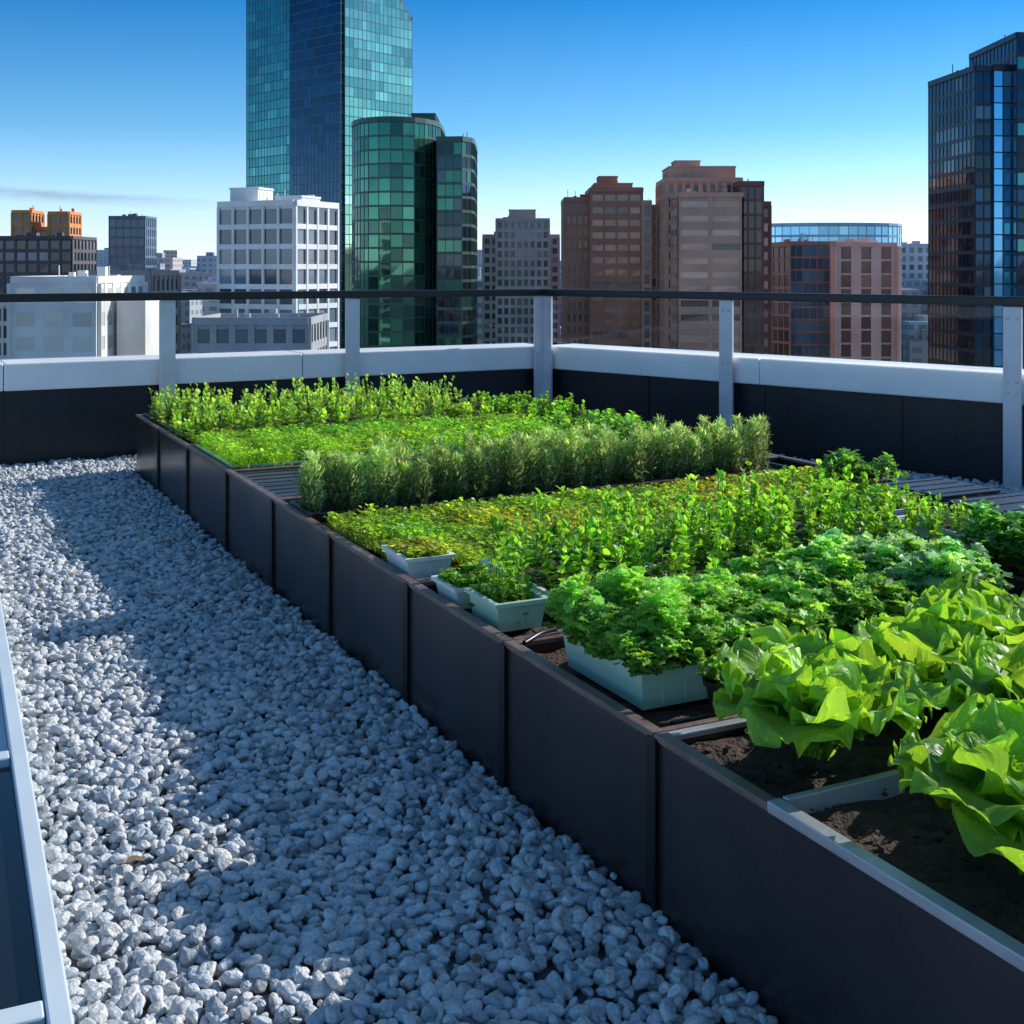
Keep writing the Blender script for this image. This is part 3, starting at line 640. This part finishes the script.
tower('brown_office_building',[
 dict(p=[(62,306),(66.5,296),(66.6,320),(62.2,320)],z=6.6,pal=bp_,fh=3.3,bw=2.2,mu=.3,sp=.6,de=.2),
 dict(p=rect(66.6,76.8,298,320),z=7.0,pal=[(.1,.2,.3),(.14,.26,.36),(.07,.14,.2)],fh=3.0,bw=1.7,mu=.2,sp=.5,de=.2)],fm('brown_pier_stone',(.40,.2,.15)),m_win,10)
tower('tan_office_building',[
 dict(p=rect(76.9,91.2,294,316),z=6.6,pal=[(.13,.06,.045),(.2,.09,.06)],fh=3.3,bw=4.8,mu=2.4,sp=.4,de=.4),
 dict(p=rect(78,88,298,310),z=8.0,z0=6.6,solid=True)],fm('rose_stone',(.78,.50,.42)),m_win,11)
arc2=[(112+26*math.cos(a),440+16*math.sin(a)) for a in np.linspace(math.pi,2*math.pi,13)]
tower('blue_glass_building',[
 dict(p=arc2+[(138,460),(86,460)],z=16,pal=[(.16,.38,.55),(.2,.45,.62),(.28,.55,.7)],fh=3.6,bw=3,mu=.2,sp=.8,de=.2)],fm('pale_blue_fins',(.4,.55,.66),.4),m_glassD,12)
tower('pale_apartment_building',[dict(p=rect(136,158,465,480),z=9.6,pal=dk,fh=3.2,bw=3,mu=1.4,sp=1.3,de=.3)],fm('pale_stone',(.50,.53,.58)),m_win,13)
blu=[(.16,.52,.85),(.20,.60,.92),(.13,.45,.75)]
tower('blue_glass_skyscraper',[
 dict(p=[(73.0,195),(75.9,195.6),(76.2,213),(71.6,212.5)],z=32.6,pal=navy+dk,fh=2.6,bw=1.5,mu=.12,sp=.6,de=.12),
 dict(p=[(76,195.2),(79.0,195.7),(79,213),(76.3,213)],z=32.8,pal=blu,fh=2.6,bw=1.5,mu=.08,sp=.2,de=.08),
 dict(p=[(79.1,193.8),(100,198),(98,216),(79.2,214)],z=37.6,pal=navy+teal[:1]+dk[:1],fh=2.6,bw=1.6,mu=.12,sp=.7,de=.12)],f_n,m_glassD,14)
tower('dark_office_building',[dict(p=rect(-150,-124.5,350,370),z=9.6,pal=dk,fh=3.3,bw=3,mu=.6,sp=1.0,de=.3)],fm('slate',(.12,.10,.10)),m_win,15)
f_or=fm('orange_cladding',(.75,.28,.08))
tower('orange_clad_building',[dict(p=rect(-151,-145.5,374,384),z=18,pal=dk,fh=3.3,bw=2.5,mu=.8,sp=1.3,de=.3),dict(p=rect(-140,-134,374,384),z=17.6,pal=dk,fh=3.3,bw=2.5,mu=.8,sp=1.3,de=.3),dict(p=rect(-146,-139,376,383),z=13,pal=dk,fh=3.3,bw=2.5,mu=.8,sp=1.3,de=.3)],f_or,m_win,16)
tower('blue_office_tower',[dict(p=rect(-146.5,-133.5,450,464),z=19.4,pal=navy,fh=3.5,bw=2.4,mu=.3,sp=.9,de=.2)],fm('steel_blue_panel',(.10,.15,.23),.4),m_win,17)
tower('white_low_building',[dict(p=rect(-75,-64,160,178),z=-3.4,pal=dk,fh=2.2,bw=1.8,mu=.3,sp=.6,de=.25),dict(p=rect(-63.9,-53.0,158,178),z=-.4,pal=[(.70,.66,.6),(.72,.68,.64),(.66,.62,.57),(.2,.23,.26)],fh=3.1,bw=3.6,mu=1.2,sp=1.3,de=.1),
 dict(p=rect(-52.4,-48.6,164,178),z=-2.2,solid=True)],fm('white_wall',(.82,.77,.72)),m_win,18)
tower('grey_low_building',[dict(p=rect(-72,-60,205,222),z=.2,pal=dk,fh=3.2,bw=3,mu=1.2,sp=1.3,de=.25)],fm('mauve_wall',(.44,.34,.32)),m_win,19)
tower('grey_low_building',[dict(p=rect(-39,-25,152,166),z=-5.4,pal=dk,fh=2.8,bw=2.2,mu=.8,sp=1.1,de=.25)],fm('grey_wall',(.44,.43,.44)),m_win,20)
# distant city
md_,nt,b=newmat('distant_facades')
tc=N(nt,'ShaderNodeTexCoord'); at=N(nt,'ShaderNodeAttribute',attribute_name='col')
sx=N(nt,'ShaderNodeSeparateXYZ'); nt.links.new(tc.outputs['Object'],sx.inputs[0])
def stripe(inp,per,th):
    a=N(nt,'ShaderNodeMath',operation='DIVIDE'); a.inputs[1].default_value=per; nt.links.new(inp,a.inputs[0])
    f=N(nt,'ShaderNodeMath',operation='FRACT'); nt.links.new(a.outputs[0],f.inputs[0])
    g=N(nt,'ShaderNodeMath',operation='GREATER_THAN'); g.inputs[1].default_value=th; nt.links.new(f.outputs[0],g.inputs[0]); return g.outputs[0]
ad=N(nt,'ShaderNodeMath',operation='ADD'); nt.links.new(sx.outputs[0],ad.inputs[0]); nt.links.new(sx.outputs[1],ad.inputs[1])
m1=N(nt,'ShaderNodeMath',operation='MULTIPLY'); nt.links.new(stripe(sx.outputs[2],3.6,.5),m1.inputs[0]); nt.links.new(stripe(ad.outputs[0],4.2,.4),m1.inputs[1])
mxx=N(nt,'ShaderNodeMix',data_type='RGBA'); mxx.inputs['B'].default_value=(.16,.2,.25,1)
m2=N(nt,'ShaderNodeMath',operation='MULTIPLY'); m2.inputs[1].default_value=.7; nt.links.new(m1.outputs[0],m2.inputs[0])
nt.links.new(m2.outputs[0],mxx.inputs['Factor']); nt.links.new(at.outputs['Color'],mxx.inputs['A']); nt.links.new(mxx.outputs['Result'],b.inputs['Base Color']); b.inputs['Roughness'].default_value=.6
rr=random.Random(5); mb=MB()
pal=[(.52,.52,.54),(.6,.58,.56),(.5,.36,.3),(.38,.44,.5),(.65,.66,.68),(.55,.38,.3),(.3,.37,.44)]
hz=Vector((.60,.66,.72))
for i in range(3000):
    D=430*math.exp(rr.random()*2.4); an=rr.uniform(-.75,.75); x=math.sin(an)*D; y=math.cos(an)*D
    h=rr.uniform(10,38)*(1.25 if rr.random()<.2 else 1)*(1+.0003*D)
    if D<700: h=min(h,42)
    w1=rr.uniform(7,22)*(1+D/3500); w2=rr.uniform(8,22)
    c=Vector(rr.choice(pal)); k=min(.8,D/3200); c=c*(1-k)+hz*k  # haze painted in: facade colour fades toward a pale blue-grey with distance
    a=rr.choice((0,.3,-.2)); ux=Vector((math.cos(a),math.sin(a),0)); uy=Vector((-math.sin(a),math.cos(a),0))
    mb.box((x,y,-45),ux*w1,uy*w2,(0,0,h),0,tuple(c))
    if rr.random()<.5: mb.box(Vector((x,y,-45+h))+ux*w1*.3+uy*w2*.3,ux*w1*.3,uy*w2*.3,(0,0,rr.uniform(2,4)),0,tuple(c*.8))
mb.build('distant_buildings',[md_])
n=900; bs=[]
for i in range(n):
    D=460*math.exp(rng.random()*1.5); an=rng.uniform(-.6,.6); c=np.array([math.sin(an)*D,math.cos(an)*D,-30.]); k=60
    q=rng.normal(0,1,(k,3)); q/=np.linalg.norm(q,axis=1,keepdims=True); q*=rng.uniform(.4,1,(k,1))*np.array([7,7,12])
    l=rng.uniform(2,4,k); bs.append(batch(T_rd,q+c,q+rng.normal(0,2,(k,3)),np.column_stack([l]*3),vcol(k,(.10,.16,.08),.3)))
V,F,C=join(bs); npmesh('distant_trees',V,F,C,m_leaf)
# thin cloud streak
mc,nt,b=newmat('cloud_vapour'); nt.nodes.remove(b)
tc=N(nt,'ShaderNodeTexCoord'); no=N(nt,'ShaderNodeTexNoise'); no.inputs['Scale'].default_value=.006; no.inputs['Detail'].default_value=8
nt.links.new(tc.outputs['Object'],no.inputs['Vector']); uvn=N(nt,'ShaderNodeAttribute',attribute_name='col')
t1=N(nt,'ShaderNodeBsdfTranslucent'); t1.inputs[0].default_value=(.95,.95,.95,1); d1_=N(nt,'ShaderNodeBsdfDiffuse'); d1_.inputs[0].default_value=(.95,.95,.95,1)
a1=N(nt,'ShaderNodeMixShader'); a1.inputs[0].default_value=.8; nt.links.new(d1_.outputs[0],a1.inputs[1]); nt.links.new(t1.outputs[0],a1.inputs[2])
tp=N(nt,'ShaderNodeBsdfTransparent'); a2=N(nt,'ShaderNodeMixShader')
mu=N(nt,'ShaderNodeMath',operation='MULTIPLY'); nt.links.new(no.outputs['Fac'],mu.inputs[0]); nt.links.new(uvn.outputs['Fac'],mu.inputs[1])
nt.links.new(mu.outputs[0],a2.inputs[0]); nt.links.new(tp.outputs[0],a2.inputs[1]); nt.links.new(a1.outputs[0],a2.inputs[2]); nt.links.new(a2.outputs[0],nt.nodes['Material Output'].inputs['Surface'])
V=[];C=[];nn=40
for i in range(nn):
    x=-3200+i*46; zc=405-i*2.6
    for k,(dz,a) in enumerate(((-45,0),(0,1),(12,1),(40,0))): V.append((x,6000+k*60,zc+dz)); C.append((a*(1-(i/nn)**3),)*3)
ii=np.arange(nn*4).reshape(nn,4); F=np.stack([ii[:-1,:-1],ii[1:,:-1],ii[1:,1:],ii[:-1,1:]],-1).reshape(-1,4)
npmesh('cloud_streak',np.array(V,float),F,np.array(C),mc)
